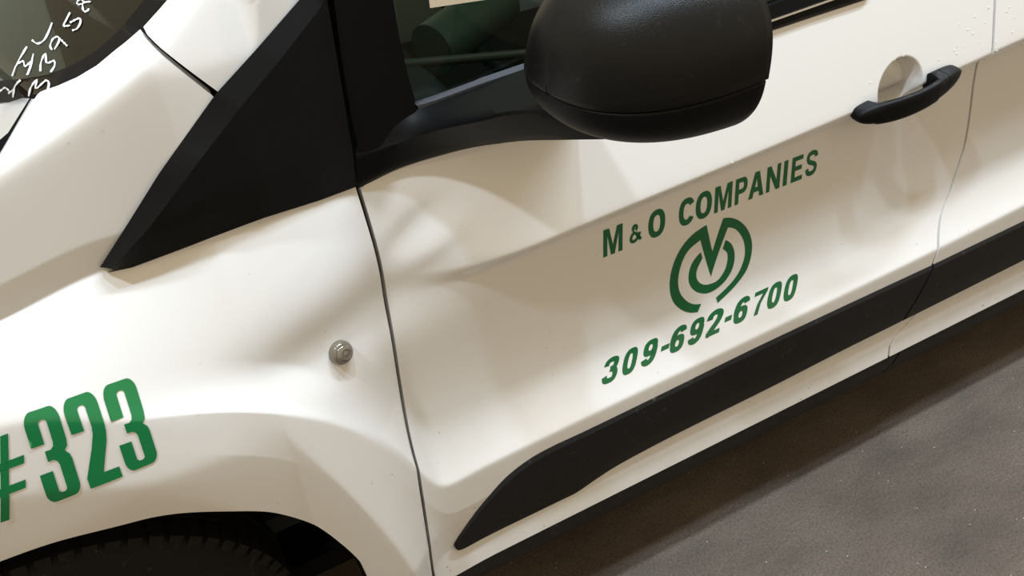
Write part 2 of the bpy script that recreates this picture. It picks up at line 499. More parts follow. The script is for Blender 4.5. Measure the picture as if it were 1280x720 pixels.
# sliding door
sbelt = [(XR + GAP, 1.089), (2.38, 1.12)]
_l = seam_r(GAP, .288, 1.089); sbelt[0] = _l[-1]
g = coons([_l[0], (2.38, .288)], sbelt, _l, [(2.38, .288), sbelt[1]], 300, 260)
slider = panel('sliding_door', g, PAINT, VAN)
g = coons([(2.385, .288), (3.45, .30)], [(2.385, 1.12), (3.45, 1.14)], [(2.385, .288), (2.385, 1.12)], [(3.45, .30), (3.45, 1.14)], 120, 120)
panel('rear_quarter_panel', g, PAINT, VAN)

# rub strips ------------------------------------------------------------
def strip(name, top, bot_, parent, n=260):
    """raised black moulding: chamfered top edge, flat face, proud of the door skin"""
    t, b = resample(top, n, True), resample(bot_, n, True)
    rows = []
    for fr, of in ((0, .003), (.0, -.001), (.05, -.0050), (.5, -.0062), (.95, -.0055), (1, -.003), (1, .003)):
        q = (1-fr)*t + fr*b
        rows.append(np.stack([q[:, 0], Y(q[:, 0], q[:, 1]) + of, q[:, 1]], 1))
    R = np.array(rows); V = R.reshape(-1, 3); F = grid_faces(n, len(rows))
    F.append(tuple(j*n for j in range(len(rows)))); F.append(tuple(j*n + n - 1 for j in range(len(rows))))
    me = mesh(name, V, F); fix_normals(me); o = link(name, me, STRIP_P, parent); mark_sharp(me, 25); return o
stop = px2([(567, 681), (572, 672), (600, 633), (630, 599), (660, 575), (692, 557), (735, 537), (840, 486), (960, 427), (1107, 356)])
stop[-1] = (1.22, stop[-1][1])
stop = [p for p in stop if p[0] < 1.2]
zt_r = stop[-1][1]
stop += [(float(SR(zt_r)) - .004, zt_r + .003)]
sbot = px2([(568, 683), (580, 683), (640, 653), (700, 624), (720, 614), (745, 597), (777, 577), (845, 541), (960, 484), (1050, 438)])
sbot = [p for p in sbot if p[0] < 1.2] + [(float(SR(.335)) - .004, sbot[-1][1] + .002)]
strip('rub_strip', stop, sbot, door)
strip('rub_strip', [(float(SR(zt_r)) + .003, zt_r + .003), (2.37, zt_r + .03)], [(float(SR(.335)) + .003, sbot[-1][1]), (2.37, sbot[-1][1] + .02)], slider)

# sills ---------------------------------------------------------------------
def sill(name, x0, x1, parent):
    prof = [(.284, .030), (.284, -.008), (.272, -.012), (.225, -.004), (.180, .012), (.176, .04), (.176, .16)]
    xs = np.linspace(x0, x1, 60)
    rows = [np.stack([xs, np.full(60, yy), np.full(60, zz)], 1) for zz, yy in prof]
    V = np.array(rows).reshape(-1, 3); F = grid_faces(60, len(rows))
    me = mesh(name, V, F); fix_normals(me); o = link(name, me, ROCKER_P, parent); mark_sharp(me, 30); return o
sill('sill_cover', .20, XR - .028, VAN)
sill('sill_cover', XR - .023, 3.4, VAN)
box('underbody', (-.9, .14, .22), (3.4, 1.70, .27), DARK, VAN)

# wheel -------------------------------------------------------------------
wheel = bpy.data.objects.new('front_wheel', None); COL.objects.link(wheel); wheel.parent = VAN
wc = (AXC, .045, .325)
tire_prof = [(.205, .20), (.215, .010), (.235, .004), (.270, -.002), (.300, .004), (.314, .014), (.322, .028)]
tp = [(.322, .028)]
for yy in (.050, .085, .120, .155):
    tp += [(.323, yy), (.316, yy + .001), (.316, yy + .008), (.323, yy + .009)]
tp += [(.322, .185), (.312, .200), (.290, .208), (.215, .205)]
lathe_y('tire', tire_prof[1:] + tp[1:], wc, RUBBER, wheel, 96)
V, F = [], []
for k in range(72):                      # tread shoulder blocks
    for y0, y1, ph in ((.010, .046, 0), (.168, .203, .5)):
        a0 = 2*math.pi*(k + ph)/72; a1 = a0 + 2*math.pi/72*.68
        b = len(V)
        for rr, dy in ((.305, 0), (.3275, .006)):
            for aa in (a0, a1):
                for yy in (y0 + (dy if y0 < .1 else 0), y1 - (dy if y0 > .1 else 0)):
                    V.append((wc[0] + rr*math.cos(aa), wc[1] + yy, wc[2] + rr*math.sin(aa)))
        F += [(b+4, b+5, b+7, b+6), (b, b+4, b+6, b+2), (b+1, b+3, b+7, b+5), (b, b+1, b+5, b+4), (b+2, b+6, b+7, b+3)]
me = mesh('tread_blocks', V, F); fix_normals(me)
tb = link('tread_blocks', me, RUBBER, wheel, False); tb['kind'] = 'stuff'
lathe_y('wheel_rim', [(.0, .040), (.06, .036), (.065, .05), (.17, .058), (.185, .030), (.205, .008), (.212, .012), (.205, .2)], wc, STEEL, wheel, 64)
# wheel-arch liner
V, F = [], []
aa = resample([(2*AXC - _arch[-1][0] - .01, .29)] + [(x, z + .012) for x, z in arch] + [(_arch[-1][0] + .01, .29)], 90, False)
for yy in (.004, .03, .30):
    for q in aa: V.append((q[0], max(float(Y(q[0], q[1])), -.02) + yy, q[1] + (.03 if yy > .02 else .0)))
F = grid_faces(90, 3)
link('wheel_arch_liner', mesh('wheel_arch_liner', V, F), DARK, VAN)
box('wheel_house_back', (-.80, .30, .25), (.12, .34, .85), DARK, VAN)

# side marker lamp on the fender -------------------------------------------
mp = at_s(424, 440)
nrm = np.cross(S(mp[0]+.01, mp[2]) - S(mp[0]-.01, mp[2]), S(mp[0], mp[2]+.01) - S(mp[0], mp[2]-.01)); nrm /= np.linalg.norm(nrm)
if nrm[1] > 0: nrm = -nrm
def spin(name, prof, c, axis, mt, parent, n=40):
    ax = Vector(axis).normalized(); s = ax.orthogonal().normalized(); t = ax.cross(s)
    V, F = [], []
    for r, h in prof:
        for k in range(n):
            a = 2*math.pi*k/n
            V.append(Vector(c) + ax*h + s*math.cos(a)*r + t*math.sin(a)*r)
    for i in range(len(prof)-1):
        for k in range(n): F.append((i*n+k, i*n+(k+1) % n, (i+1)*n+(k+1) % n, (i+1)*n+k))
    me = mesh(name, V, F); fix_normals(me); o = link(name, me, mt, parent); mark_sharp(me, 45); return o
marker = bpy.data.objects.new('side_marker_lamp', None); COL.objects.link(marker); marker.parent = VAN
BEZEL = mat('aged clear lamp bezel', (.15, .125, .09), .18, coat=.8)
spin('lamp_bezel', [(.0165, -.004), (.0165, .006), (.0150, .010), (.0125, .0115), (.0118, .0105)], mp, nrm, BEZEL, marker)
spin('lamp_lens', [(.0118, .0100), (.0125, .0125), (.0110, .0150), (.0070, .0162), (.0066, .0156), (.0040, .0156), (.0, .0164)], mp, nrm, LENS, marker)

# black quarter trim (triangle) ---------------------------------------------
tri = [px([(125, 334), (160, 279), (200, 215), (270, 117), (320, 62), (374, 0), (398, -28)], .001),
       px([(125, 334), (160, 279), (200, 215), (270, 117), (320, 62), (374, 0), (398, -28)], -.005),
       px([(140, 336), (188, 283), (250, 200), (300, 135), (350, 75), (402, 8), (407, -12)], -.014),
       px([(142, 337), (190, 291), (250, 262), (330, 230), (400, 204), (441, 190)], -.012),
       px([(136, 340), (165, 334), (240, 306), (330, 272), (400, 250), (445, 233)], -.006),
       px([(136, 341), (165, 335), (240, 307), (330, 273), (400, 251), (445, 234)], .004)]
loft('quarter_trim', tri, TRIM, VAN, 120, 3, sharp=18)
# black pillar / sail panel on the door
pil = [px([(414, -25), (428, 80), (440, 150), (449, 192)], .004), px([(414, -25), (428, 80), (440, 150), (449, 192)], -.010),
       px([(455, -25), (468, 80), (485, 140), (500, 176)], -.011),
       px([(486, -25), (498, 50), (508, 95), (520, 136)], -.009), px([(488, -25), (500, 50), (510, 95), (522, 136)], .004)]
loft('pillar_trim', pil, TRIM_FLAT, door, 60, 2, sharp=25)
loft('pillar_backing', [px([(395, -60), (405, 0), (430, 150), (438, 240)], .020), px([(440, -60), (450, 0), (460, 150), (466, 240)], .020)], DARK, VAN, 30)
loft('pillar_seam_backing', [px([(170, 30), (290, 130)], .03), px([(200, 60), (260, 150)], .03)], DARK, VAN, 10)
# mirror ----------------------------------------------------------------------
mirror = bpy.data.objects.new('door_mirror', None); COL.objects.link(mirror); mirror.parent = VAN
def pts(l): return [at(u, v, y) for u, v, y in l]
def row(l, dv=0.0, ex=0.0): return [at_s(u, v + dv, -o - ex) for u, v, o in l]
_ridge = [(445, 190, .008), (475, 182, .012), (510, 170, .022), (540, 160, .040), (570, 153, .065), (600, 147, .095), (645, 138, .14), (725, 137, .205)]
_under = [(446, 231, .005), (500, 208, .007), (530, 199, .010), (560, 190, .020), (590, 184, .042), (620, 180, .075), (655, 176, .115), (700, 175, .165), (762, 174, .235)]
arm = [px([(447, 165), (470, 155), (520, 137), (580, 115), (650, 88), (690, 72)], -.006),
       row(_ridge), row([(u, v + 5, o) for u, v, o in _ridge], 0, .002), row(_under),
       px([(445, 237), (500, 211), (560, 192), (610, 178), (650, 165), (720, 140)], .003)]
loft('mirror_arm', arm, TRIM_FLAT, mirror, 70, 4, smooth_rows=True, sharp=50)
# housing: a rounded shell that closes towards the front of the van
def housing():
    nu, nv = 144, 70
    V = np.zeros((nv, nu, 3))
    for j in range(nv):
        ph = j/(nv-1)*math.pi/2
        e = 2/2.5
        depth = math.sin(ph)**e
        scl = max(math.cos(ph), 0)**e
        for i in range(nu):
            a = 2*math.pi*i/nu
            ca, sa = math.cos(a), math.sin(a)
            pw = 2.9 if sa >= 0 else 2.2
            yy = math.copysign(abs(ca)**(2/pw), ca); zz = math.copysign(abs(sa)**(2/pw), sa)
            x = .520 - .150*depth
            zc_ = 1.219 + .13*(x - .397)
            hz = (1.332 - zc_) if sa >= 0 else (zc_ - 1.151)
            cy = -.140 + .010*depth
            V[j, i] = (x - .018*yy*scl, cy + (.106 - (.034*zz if yy > 0 and sa > 0 else 0))*scl*yy, zc_ + hz*zz*(scl if sa < 0 else scl**.8))
    return V
Hs = housing(); nv, nu, _ = Hs.shape
Vh = Hs.reshape(-1, 3)
F_up, F_lo = [], []
for j in range(nv-1):
    for i in range(nu):
        f = (j*nu+i, j*nu+(i+1) % nu, (j+1)*nu+(i+1) % nu, (j+1)*nu+i)
        (F_up if i < nu//2 else F_lo).append(f)
cen = Vh.mean(0)
def submesh(name, V, F, mt, parent, grow=0.0):
    used = sorted({i for f in F for i in f}); mp_ = {k: n for n, k in enumerate(used)}
    me = mesh(name, [V[k] for k in used], [tuple(mp_[i] for i in f) for f in F])
    fix_normals(me); o = link(name, me, mt, parent)
    sm = o.modifiers.new('thickness', 'SOLIDIFY'); sm.thickness = .004; sm.offset = -1
    return o
submesh('mirror_cap', Vh, F_up, MIRROR_P, mirror)
submesh('mirror_lower_cover', np.array([v + (cen - v)*.012 - [0, 0, .0022] for v in Vh]), F_lo, TRIM_FLAT, mirror)
rim = Hs[0]
gl = [tuple(p*.985 + rim.mean(0)*.015) for p in rim]
me = mesh('mirror_glass', [(p[0] - .012, p[1], p[2]) for p in gl], [tuple(range(nu))])
link('mirror_glass', me, MIRROR_G, mirror, False)

# window glass, seals ------------------------------------------------------
win = [px([(487, -40), (500, 50), (510, 95), (522, 138)], .004), px([(560, -40), (580, 40), (590, 80), (596, 112)], .004), px([(760, -60), (770, 10), (775, 40), (780, 62)], .004), px([(1000, -80), (1010, -40), (1015, -20), (1020, 8)], .004), [S(1.28, 1.40, .004), S(1.28, 1.32, .004), S(1.28, 1.2, .004), S(1.28, 1.10, .004)]]
loft('window_glass', win, GLASS, door, 20, 4)
seal = [px([(520, 129), (540, 123), (600, 101), (662, 80), (760, 45), (850, 15), (960, -22), (1090, -66)], -.001),
        px([(521, 132), (540, 127), (600, 105), (662, 84), (760, 49), (850, 19), (960, -18), (1090, -62)], -.007),
        px([(524, 137), (540, 132), (600, 110), (662, 90), (760, 54), (850, 24), (960, -13), (1090, -57)], -.007),
        px([(525, 139), (540, 134), (600, 112), (662, 92), (760, 56), (850, 26), (960, -11), (1090, -55)], -.002)]
loft('window_seal', seal, SEAL, door, 60, 1, thick=.006, sharp=30)
m1 = [px([(740, 85), (840, 50), (950, 9), (1010, -14), (1090, -42)], -.002), px([(740, 87), (840, 52), (950, 12), (1010, -11), (1090, -39)], -.008), px([(740, 117), (840, 82), (950, 41), (1010, 20), (1085, -4)], -.006), px([(740, 119), (840, 84), (950, 44), (1010, 23), (1085, -1)], .004)]
loft('belt_moulding', m1, TRIM_FLAT, door, 60, 3, thick=.006, sharp=30)
brt = [px([(840, 70), (950, 30), (1010, 9), (1087, -18)], -.0085), px([(840, 72.5), (950, 32.5), (1010, 11.5), (1087, -15.5)], -.0095)]
loft('highlight_strip', brt, HIGHLIGHT, door, 60, 1, thick=.003)  # thin metal strip standing in for the highlight line on the seal

# door handle -----------------------------------------------------------------
handle = bpy.data.objects.new('door_handle', None); COL.objects.link(handle); handle.parent = VAN
hp0, hp1 = at_s(1064, 143), at_s(1191, 86)
def handle_mesh(name, t0, t1, mt, n=48):
    V, F = [], []
    sec = []
    for a in np.linspace(0, 2*math.pi, 28, endpoint=False):
        ca, sa = math.cos(a), math.sin(a)
        sec.append((math.copysign(abs(ca)**.55, ca), math.copysign(abs(sa)**.55, sa)))
    for i in range(n):
        t = t0 + (t1 - t0)*i/(n-1)
        x = hp0[0] + (hp1[0] - hp0[0])*t
        zc_ = hp0[2] + (hp1[2] - hp0[2])*t - .004*math.sin(math.pi*t)
        bow = .006 + .026*math.sin(math.pi*min(max(t, 0), 1))**.7
        hh = .0165*max(1 - abs(2*t-1)**4.0, 0)**.5 + .003
        th = .0065 + .004*abs(2*t-1)**2
        yb = float(Y(hp0[0], hp0[2]))*(1-t) + float(Y(hp1[0], hp1[2]))*t
        inner_y = yb - bow + th
        if t < .14 or t > .72: inner_y = max(inner_y, yb + .004)
        outer_y = yb - bow - th
        for (a, b) in sec:
            V.append((x, (inner_y + outer_y)/2 + a*(inner_y - outer_y)/2, zc_ + b*hh))
    k = len(sec)
    for i in range(n-1):
        for j in range(k): F.append((i*k+j, i*k+(j+1) % k, (i+1)*k+(j+1) % k, (i+1)*k+j))
    F.append(tuple(range(k))); F.append(tuple(range((n-1)*k, n*k)))
    me = mesh(name, V, F); fix_normals(me); o = link(name, me, mt, handle); mark_sharp(me, 50); return o
handle_mesh('handle_grip', 0.0, .80, TRIM_FLAT)
handle_mesh('handle_end_cap', .806, 1.0, TRIM_FLAT, 16)

# windscreen, hood --------------------------------------------------------------
E0 = at_s(57, 122)                      # lower corner of the pane; the edge runs on below the bonnet
E = [E0 + np.array([-.22, .16, -.36]), E0 + np.array([-.045, .05, -.11])] + [at_s(u, v) for u, v in [(57, 123), (75, 117), (100, 105), (125, 90), (150, 69), (181, 45), (222, -1)]] + [np.array([.62, .30, 1.72])]
E = resample(E, 80, True)
def ws_row(k): return E + np.array([-.30*k - .10*k*k, k, .10*k - .05*k*k - .007])
ws = loft('windscreen', [ws_row(k) for k in (.0, .03, .06, .10, .15, .2, .35, .5, .75, 1.0)], GLASS_W, VAN, 80, 2)
bmw = bmesh.new(); bmw.from_mesh(ws.data); bvh = BVHTree.FromBMesh(bmw)
def on_screen(u, v):
    r = ray(u, v); h = bvh.ray_cast(Vector(CAM), Vector(r).normalized())
    if h[0] is None: return None, None
    nn = h[1] if h[1].dot(Vector(r)) < 0 else -h[1]
    return h[0], nn
def glued(pp, lift):
    out = []
    for u, v in resample(np.array(pp, float), 40, True):
        p, nn = on_screen(u, v)
        if p is not None: out.append(np.array(p + nn*lift))
    return out
frit = loft('windscreen_border', [glued([(217, 2), (181, 47), (150, 71), (125, 92), (100, 107), (75, 118), (57, 124), (40, 127), (0, 128)], .0006),
                                  glued([(181, 0), (150, 37), (125, 60), (100, 77), (75, 88), (50, 96), (0, 101)], .0006)], TRIM_FLAT, ws, 60)
# hood
hrear = [at_s(46, 124, -.002), at(20, 122, .19), at(0, 122, .25), at(-60, 122, .41), at(-150, 122, .62), at(-330, 120, 1.0)]
hg = px([(45, 128), (21, 166), (-5, 210)])
loft('hood_gap', [px([(62, 118), (26, 166), (0, 214), (-60, 300)], .02), px([(40, 118), (10, 166), (-30, 200), (-90, 280)], .03)], DARK, VAN, 30)
hoodrows = [hrear]
for k, (gp) in enumerate([hg[1], hg[2], hg[2] + np.array([-.25, .02, -.05]), hg[2] + np.array([-.65, .10, -.16])]):
    sft = gp - np.array(hrear[0]); hoodrows.append([np.array(q) + sft*np.array([1, 1, 1]) for q in hrear])
hood = loft('hood', hoodrows, PAINT, VAN, 60, 4, smooth_rows=True)
sm = hood.modifiers.new('thickness', 'SOLIDIFY'); sm.thickness = .012; sm.offset = -1
cowl_w = [[np.array(q) + [0.0, 0, -.02] for q in hrear], [np.array(q) + [.10, .03, -.04] for q in hrear]]
loft('cowl_grille', cowl_w, TRIM, VAN, 40)

# roof and far side so that the body shades as a whole van does
Vr = []
xsR = np.linspace(.60, 3.45, 20)
rr = [np.stack([xsR, np.full(20, yy), np.full(20, zz)], 1) for yy, zz in ((.285, 1.70), (.30, 1.76), (.36, 1.80), (.9, 1.84), (1.5, 1.80), (1.55, 1.70))]
loft('roof', rr, PAINT, VAN, 20, 1)
gq = coons([(1.29, 1.10), (3.45, 1.14)], [(1.29, 1.72), (3.45, 1.72)], [(1.29, 1.10), (1.29, 1.72)], [(3.45, 1.14), (3.45, 1.72)], 40, 20)
panel('upper_side_panel', gq, PAINT, VAN)
gq = coons([(.60, 1.62), (1.29, 1.62)], [(.62, 1.72), (1.29, 1.72)], [(.60, 1.62), (.62, 1.72)], [(1.29, 1.62), (1.29, 1.72)], 20, 8)
panel('door_frame', gq, TRIM_FLAT, door)
box('far_body_side', (-.9, 1.72, .3), (3.4, 1.80, 1.08), PAINT, VAN, .02)
box('rear_doors', (3.40, .15, .3), (3.45, 1.72, 1.75), PAINT, VAN, .01)

# cabin --------------------------------------------------------------------------
box('cabin_floor', (-.1, .16, .36), (3.3, 1.68, .40), CABIN, VAN)
box('dashboard', (-.05, .20, .70), (.42, 1.66, 1.06), CABIN, VAN, .04)
box('bulkhead', (1.45, .2, .4), (1.5, 1.68, 1.6), CABIN, VAN)
q0, q1 = at(500, 81, .30), at(700, 63, .30)
tube('cabin_bar', [q0, (q0+q1)/2, q1], .007, CABIN3, VAN, 12, False)  # thin olive bar just inside the side window
q0, q1 = at(540, 62, .42), at(625, 0, .50)
tube('steering_column', [q0, (q0+q1)/2, q1], .042, CABIN2, VAN, 24, False)
cw = q1; axw = Vector(q1-q0).normalized(); s_ = axw.orthogonal().normalized(); t_ = axw.cross(s_)
tube('steering_wheel', [np.array(Vector(cw) + axw*.05 + s_*.18*math.cos(a) + t_*.18*math.sin(a)) for a in np.linspace(0, 2*math.pi, 48, endpoint=False)], .015, CABIN, VAN, 12, closed=True)
seat = bpy.data.objects.new('driver_seat', None); COL.objects.link(seat); seat.parent = VAN
box('seat_cushion', (.62, .28, .55), (1.12, .80, .72), FABRIC, seat, .05)
box('seat_back', (1.05, .28, .70), (1.20, .80, 1.38), FABRIC, seat, .05)
q = px([(531, -46), (600, -62), (612, -1), (538, 10)], -.0005)  # thin cream sheet lying on the side window
me = mesh('cream_sheet', [*q, *[p + np.array([0, .0012, 0]) for p in q]], [(0, 1, 2, 3), (7, 6, 5, 4), (0, 4, 5, 1), (1, 5, 6, 2), (2, 6, 7, 3), (3, 7, 4, 0)])
po = link('cream_sheet', me, SHEET_M, None, False)
po['label'] = 'plain cream sheet on the front door window'; po['category'] = 'paper'

# ------------------------------------------------------------------ lettering
def refine(bm, thr):
    for _ in range(6):
        es = [e for e in bm.edges if e.calc_length() > thr]
        if not es: break
        bmesh.ops.subdivide_edges(bm, edges=es, cuts=1)
        bmesh.ops.triangulate(bm, faces=bm.faces[:])
def decal(name, polys, mt, parent, thr=.012, off=-.0004):
    """polys: outlines (with holes) in (x, z); laid on the body skin"""
    bm = bmesh.new()
    for outer, *holes in polys:
        loops = [[Vector((p[0], 0, p[1])) for p in lp] for lp in (outer, *holes)]
        tris = tessellate_polygon(loops)
        vs = [bm.verts.new(v) for lp in loops for v in lp]
        for t in tris:
            try: bm.faces.new([vs[i] for i in t])
            except ValueError: pass
    refine(bm, thr)
    xs = np.array([v.co.x for v in bm.verts]); zs = np.array([v.co.z for v in bm.verts])
    ys = Y(xs, zs) + off
    for v, yy in zip(bm.verts, ys): v.co.y = yy
    bmesh.ops.recalc_face_normals(bm, faces=bm.faces)
    for f in bm.faces:
        if f.normal.y > 0: f.normal_flip()
    me = bpy.data.meshes.new(name); bm.to_mesh(me); bm.free()
    return link(name, me, mt, parent)
def quadmap(poly, tl, tr, bl, br):
    """unit-square outline -> (x, z) on the body through four picture corners"""
    c = [np.array([p[0], p[2]]) for p in (at_s(*bl), at_s(*br), at_s(*tl), at_s(*tr))]
    out = []
    for lp in poly:
        out.append([tuple((1-v)*((1-u)*c[0] + u*c[1]) + v*((1-u)*c[2] + u*c[3])) for u, v in lp])
    return out
def arc(cx, cy, rx, ry, a0, a1, n=20, p=2.3):
    o = []
    for a in np.linspace(math.radians(a0), math.radians(a1), n):
        c, s = math.cos(a), math.sin(a)
        o.append((cx + rx*math.copysign(abs(c)**(2/p), c), cy + ry*math.copysign(abs(s)**(2/p), s)))
    return o
def stroke(path, w, h=None, cap=True):
    """thick line as an outline; w, h = horizontal and vertical pen size"""
    h = h or w
    Pp = np.array(path, float)
    k = np.array([1/w, 1/h]); Q = Pp*k
    T = np.gradient(Q, axis=0); T /= np.linalg.norm(T, axis=1)[:, None] + 1e-9
    N = np.stack([-T[:, 1], T[:, 0]], 1)*.5
    A = (Q + N)/k; B = (Q - N)/k
    return [list(map(tuple, A)) + list(map(tuple, B[::-1]))]
def sm(path, n=40): return resample(path, n, True)
G = {}
G['M'] = [[(0, 0), (0, 1), (.30, 1), (.50, .36), (.70, 1), (1, 1), (1, 0), (.79, 0), (.79, .74), (.60, 0), (.40, 0), (.21, .74), (.21, 0)]]
G['O'] = [arc(.5, .5, .5, .52, 0, 360, 48)[:-1], arc(.5, .5, .21, .31, 360, 0, 40)[:-1]]
G['C'] = [arc(.52, .5, .52, .52, 30, 330, 40) + arc(.52, .5, .22, .30, 322, 38, 36)]
G['P'] = [[(0, 0), (0, 1), (.55, 1)] + arc(.58, .69, .42, .31, 88, -88, 20) + [(.30, .38), (.30, 0)], [(.30, .56), (.52, .56)] + arc(.53, .69, .17, .13, -80, 80, 10) + [(.52, .82), (.30, .82)]]
G['A'] = [[(0, 0), (.36, 1), (.66, 1), (1, 0), (.73, 0), (.655, .22), (.34, .22), (.27, 0)], [(.41, .40), (.59, .40), (.50, .74)]]
G['N'] = [[(0, 0), (0, 1), (.28, 1), (.74, .38), (.74, 1), (1, 1), (1, 0), (.72, 0), (.26, .62), (.26, 0)]]
G['I'] = [[(0, 0), (0, 1), (1, 1), (1, 0)]]
G['E'] = [[(0, 0), (0, 1), (.97, 1), (.97, .82), (.32, .82), (.32, .61), (.90, .61), (.90, .43), (.32, .43), (.32, .18), (1, .18), (1, 0)]]
G['S'] = stroke(sm([(.88, .72), (.80, .86), (.50, .915), (.22, .86), (.15, .72), (.26, .58), (.54, .50), (.80, .40), (.86, .26), (.74, .13), (.48, .085), (.20, .14), (.11, .31)], 60), .27, .185)
_amp1 = stroke(sm([(1.0, .06), (.66, .38), (.32, .72), (.30, .84), (.38, .91), (.52, .91), (.60, .82), (.55, .70), (.40, .58)], 60), .25, .175)
_amp2 = stroke(sm([(.46, .60), (.20, .44), (.11, .27), (.18, .12), (.40, .08), (.62, .15), (.80, .32), (.88, .50)], 60), .25, .175)
G['&'] = _amp1
G['0'] = [arc(.5, .5, .53, .52, 0, 360, 48, 2.7)[:-1], arc(.5, .5, .155, .30, 360, 0, 40, 2.5)[:-1]]
G['3'] = stroke(sm([(.12, .70), (.20, .86), (.48, .915), (.78, .86), (.84, .72), (.76, .58), (.46, .53)], 40), .37, .205) + []
_3b = stroke(sm([(.46, .53), (.78, .46), (.88, .28), (.78, .12), (.48, .085), (.20, .13), (.10, .30)], 40), .37, .205)
G['2'] = stroke(sm([(.13, .66), (.18, .82), (.36, .905), (.58, .915), (.80, .84), (.86, .70), (.74, .50), (.45, .28), (.20, .10), (.14, .085)], 60), .42, .225)
_2b = [[(.02, 0), (.02, .17), (.98, .17), (.98, 0)]]
G['7'] = [[(.02, .98), (.02, .80), (.66, .80), (.36, .42), (.22, 0), (.52, 0), (.62, .40), (.98, .84), (.98, .98)]]
_ring6 = [arc(.5, .33, .51, .335, 0, 360, 44, 2.6)[:-1], arc(.5, .33, .14, .13, 360, 0, 30)[:-1]]
_tail6 = stroke(sm([(.86, .74), (.78, .87), (.54, .915), (.30, .84), (.18, .64), (.155, .36)], 40), .42, .225)
G['6'] = [_ring6, _tail6]
G['9'] = [[[(1-x, 1-y) for x, y in lp] for lp in _ring6], [[(1-x, 1-y) for x, y in lp] for lp in _tail6]]
def glyph_polys(ch):
    g_ = G[ch]
    if ch in '69': return g_
    if ch == '3': return [g_, _3b]
    if ch == '2': return [g_, _2b]
    if ch == '&': return [_amp1, _amp2]
    return [g_]
def line_of_text(items, vb, vt, slant):
    out = []
    for ch, u0, u1 in items:
        lo, hi = 0.0, 1.0
        if ch == '-':
            a, b = .30, .50
            sh_ = lambda f: slant(u0)*f
            def pt(u, f): 
                uu = u + slant(u)*f; return (uu, vb(uu)*(1-f) + vt(uu)*f)
            out.append(quadmap([[(0, 0), (1, 0), (1, 1), (0, 1)]], pt(u0, b), pt(u1, b), pt(u0, a), pt(u1, a))); continue
        a, b = (.10, .78) if ch == '&' else (0, 1)
        def pt(u, f):
            uu = u + slant(u)*f; return (uu, vb(uu)*(1-f) + vt(uu)*f)
        for pl in glyph_polys(ch):
            out.append(quadmap(pl, pt(u0, b), pt(u1, b), pt(u0, a), pt(u1, a)))
    return out
comp = [('M', 754, 778), ('&', 787, 801), ('O', 810, 831), ('C', 848, 867), ('O', 869, 889), ('M', 892.5, 914), ('P', 918, 933), ('A', 935, 954), ('N', 957, 974), ('I', 978, 983), ('E', 988, 1002), ('S', 1006, 1020)]
_d = decal('company_name_lettering', line_of_text(comp, lambda u: 322 - .397*(u-754), lambda u: 288 - .382*(u-754), lambda u: .012*(u-754)), GREEN, door); _d['label'] = 'bold green capitals reading M & O COMPANIES'
ph = [('3', 752, 769), ('0', 776.5, 793), ('9', 801, 818), ('-', 824, 834), ('6', 836, 853), ('9', 859.5, 876), ('2', 881, 899), ('-', 903.5, 912), ('6', 915.5, 932), ('7', 938, 955), ('0', 957.5, 973), ('0', 978, 993)]
_d = decal('phone_number_lettering', line_of_text(ph, lambda u: 477 - .458*(u-763), lambda u: 446.2 - .4544*(u-766), lambda u: 6.0), GREEN, door); _d['label'] = 'green italic telephone number 309-692-6700'
# emblem
def L(p, s=720/140, ox=820, oy=260): return at_s(ox + p[0]/s, oy + p[1]/s)[[0, 2]]
def curve(pp, n=30): return [tuple(q) for q in resample([L(p) for p in pp], n, True)]
ol = curve([(325, 108), (240, 165), (165, 250), (115, 350), (90, 450), (90, 540), (115, 610), (165, 655), (220, 672), (268, 668)])
il = curve([(290, 615), (245, 618), (200, 600), (160, 555), (143, 500), (145, 430), (170, 340), (210, 270), (285, 205)])
ir = curve([(462, 125), (500, 130), (535, 160), (565, 220), (570, 300), (545, 385), (500, 460), (440, 525), (385, 575)])
orr = curve([(395, 610), (480, 530), (540, 460), (585, 390), (612, 300), (615, 215), (590, 140), (540, 85), (480, 62), (432, 65)])
ring1 = ol + il + [tuple(L((352, 440)))] + ir + orr + [tuple(L((362, 280)))]
ring2 = curve([(288, 283), (250, 325), (220, 380), (208, 440), (215, 490), (245, 530), (290, 548), (340, 545), (400, 510), (450, 460), (490, 390), (505, 320), (500, 265), (480, 225), (447, 205)]) \
    + curve([(428, 262), (455, 285), (460, 320), (452, 370), (430, 420), (395, 465), (350, 487), (305, 492), (270, 470), (258, 430), (265, 390), (298, 320)])
_d = decal('company_emblem', [[ring1], [ring2]], GREEN, door); _d['label'] = 'round green emblem with a pointed M inside two broken rings'
# unit number on the fender
def rnd(poly, r=.0):                    # soften listed corners by a small curve
    return poly
I3 = [(0, .66), (0, .88)] + arc(.24, .87, .24, .13, 180, 90, 8, 2) + arc(.76, .87, .24, .13, 90, 0, 8, 2) + [(1, .64), (.97, .57), (.86, .525), (.97, .475), (1, .41)] \
    + arc(.76, .13, .24, .13, 0, -90, 8, 2) + arc(.24, .13, .24, .13, 270, 180, 8, 2) + [(0, .36), (.38, .36), (.38, .13)] + arc(.50, .125, .12, .035, 180, 360, 8, 2) \
    + [(.62, .40), (.59, .44), (.50, .47), (.33, .47), (.33, .585), (.50, .585), (.59, .61), (.62, .65), (.62, .87)] + arc(.50, .875, .12, .035, 0, 180, 8, 2) + [(.38, .66)]
I2 = [(0, .66), (0, .87)] + arc(.24, .87, .24, .13, 180, 90, 8, 2) + arc(.76, .87, .24, .13, 90, 0, 8, 2) + [(1, .68), (.97, .58), (.90, .48), (.72, .32), (.52, .135), (1, .135), (1, 0), (0, 0), (0, .13), (.42, .45), (.58, .60), (.62, .68), (.62, .87)] \
    + arc(.50, .875, .12, .035, 0, 180, 8, 2) + [(.38, .66)]
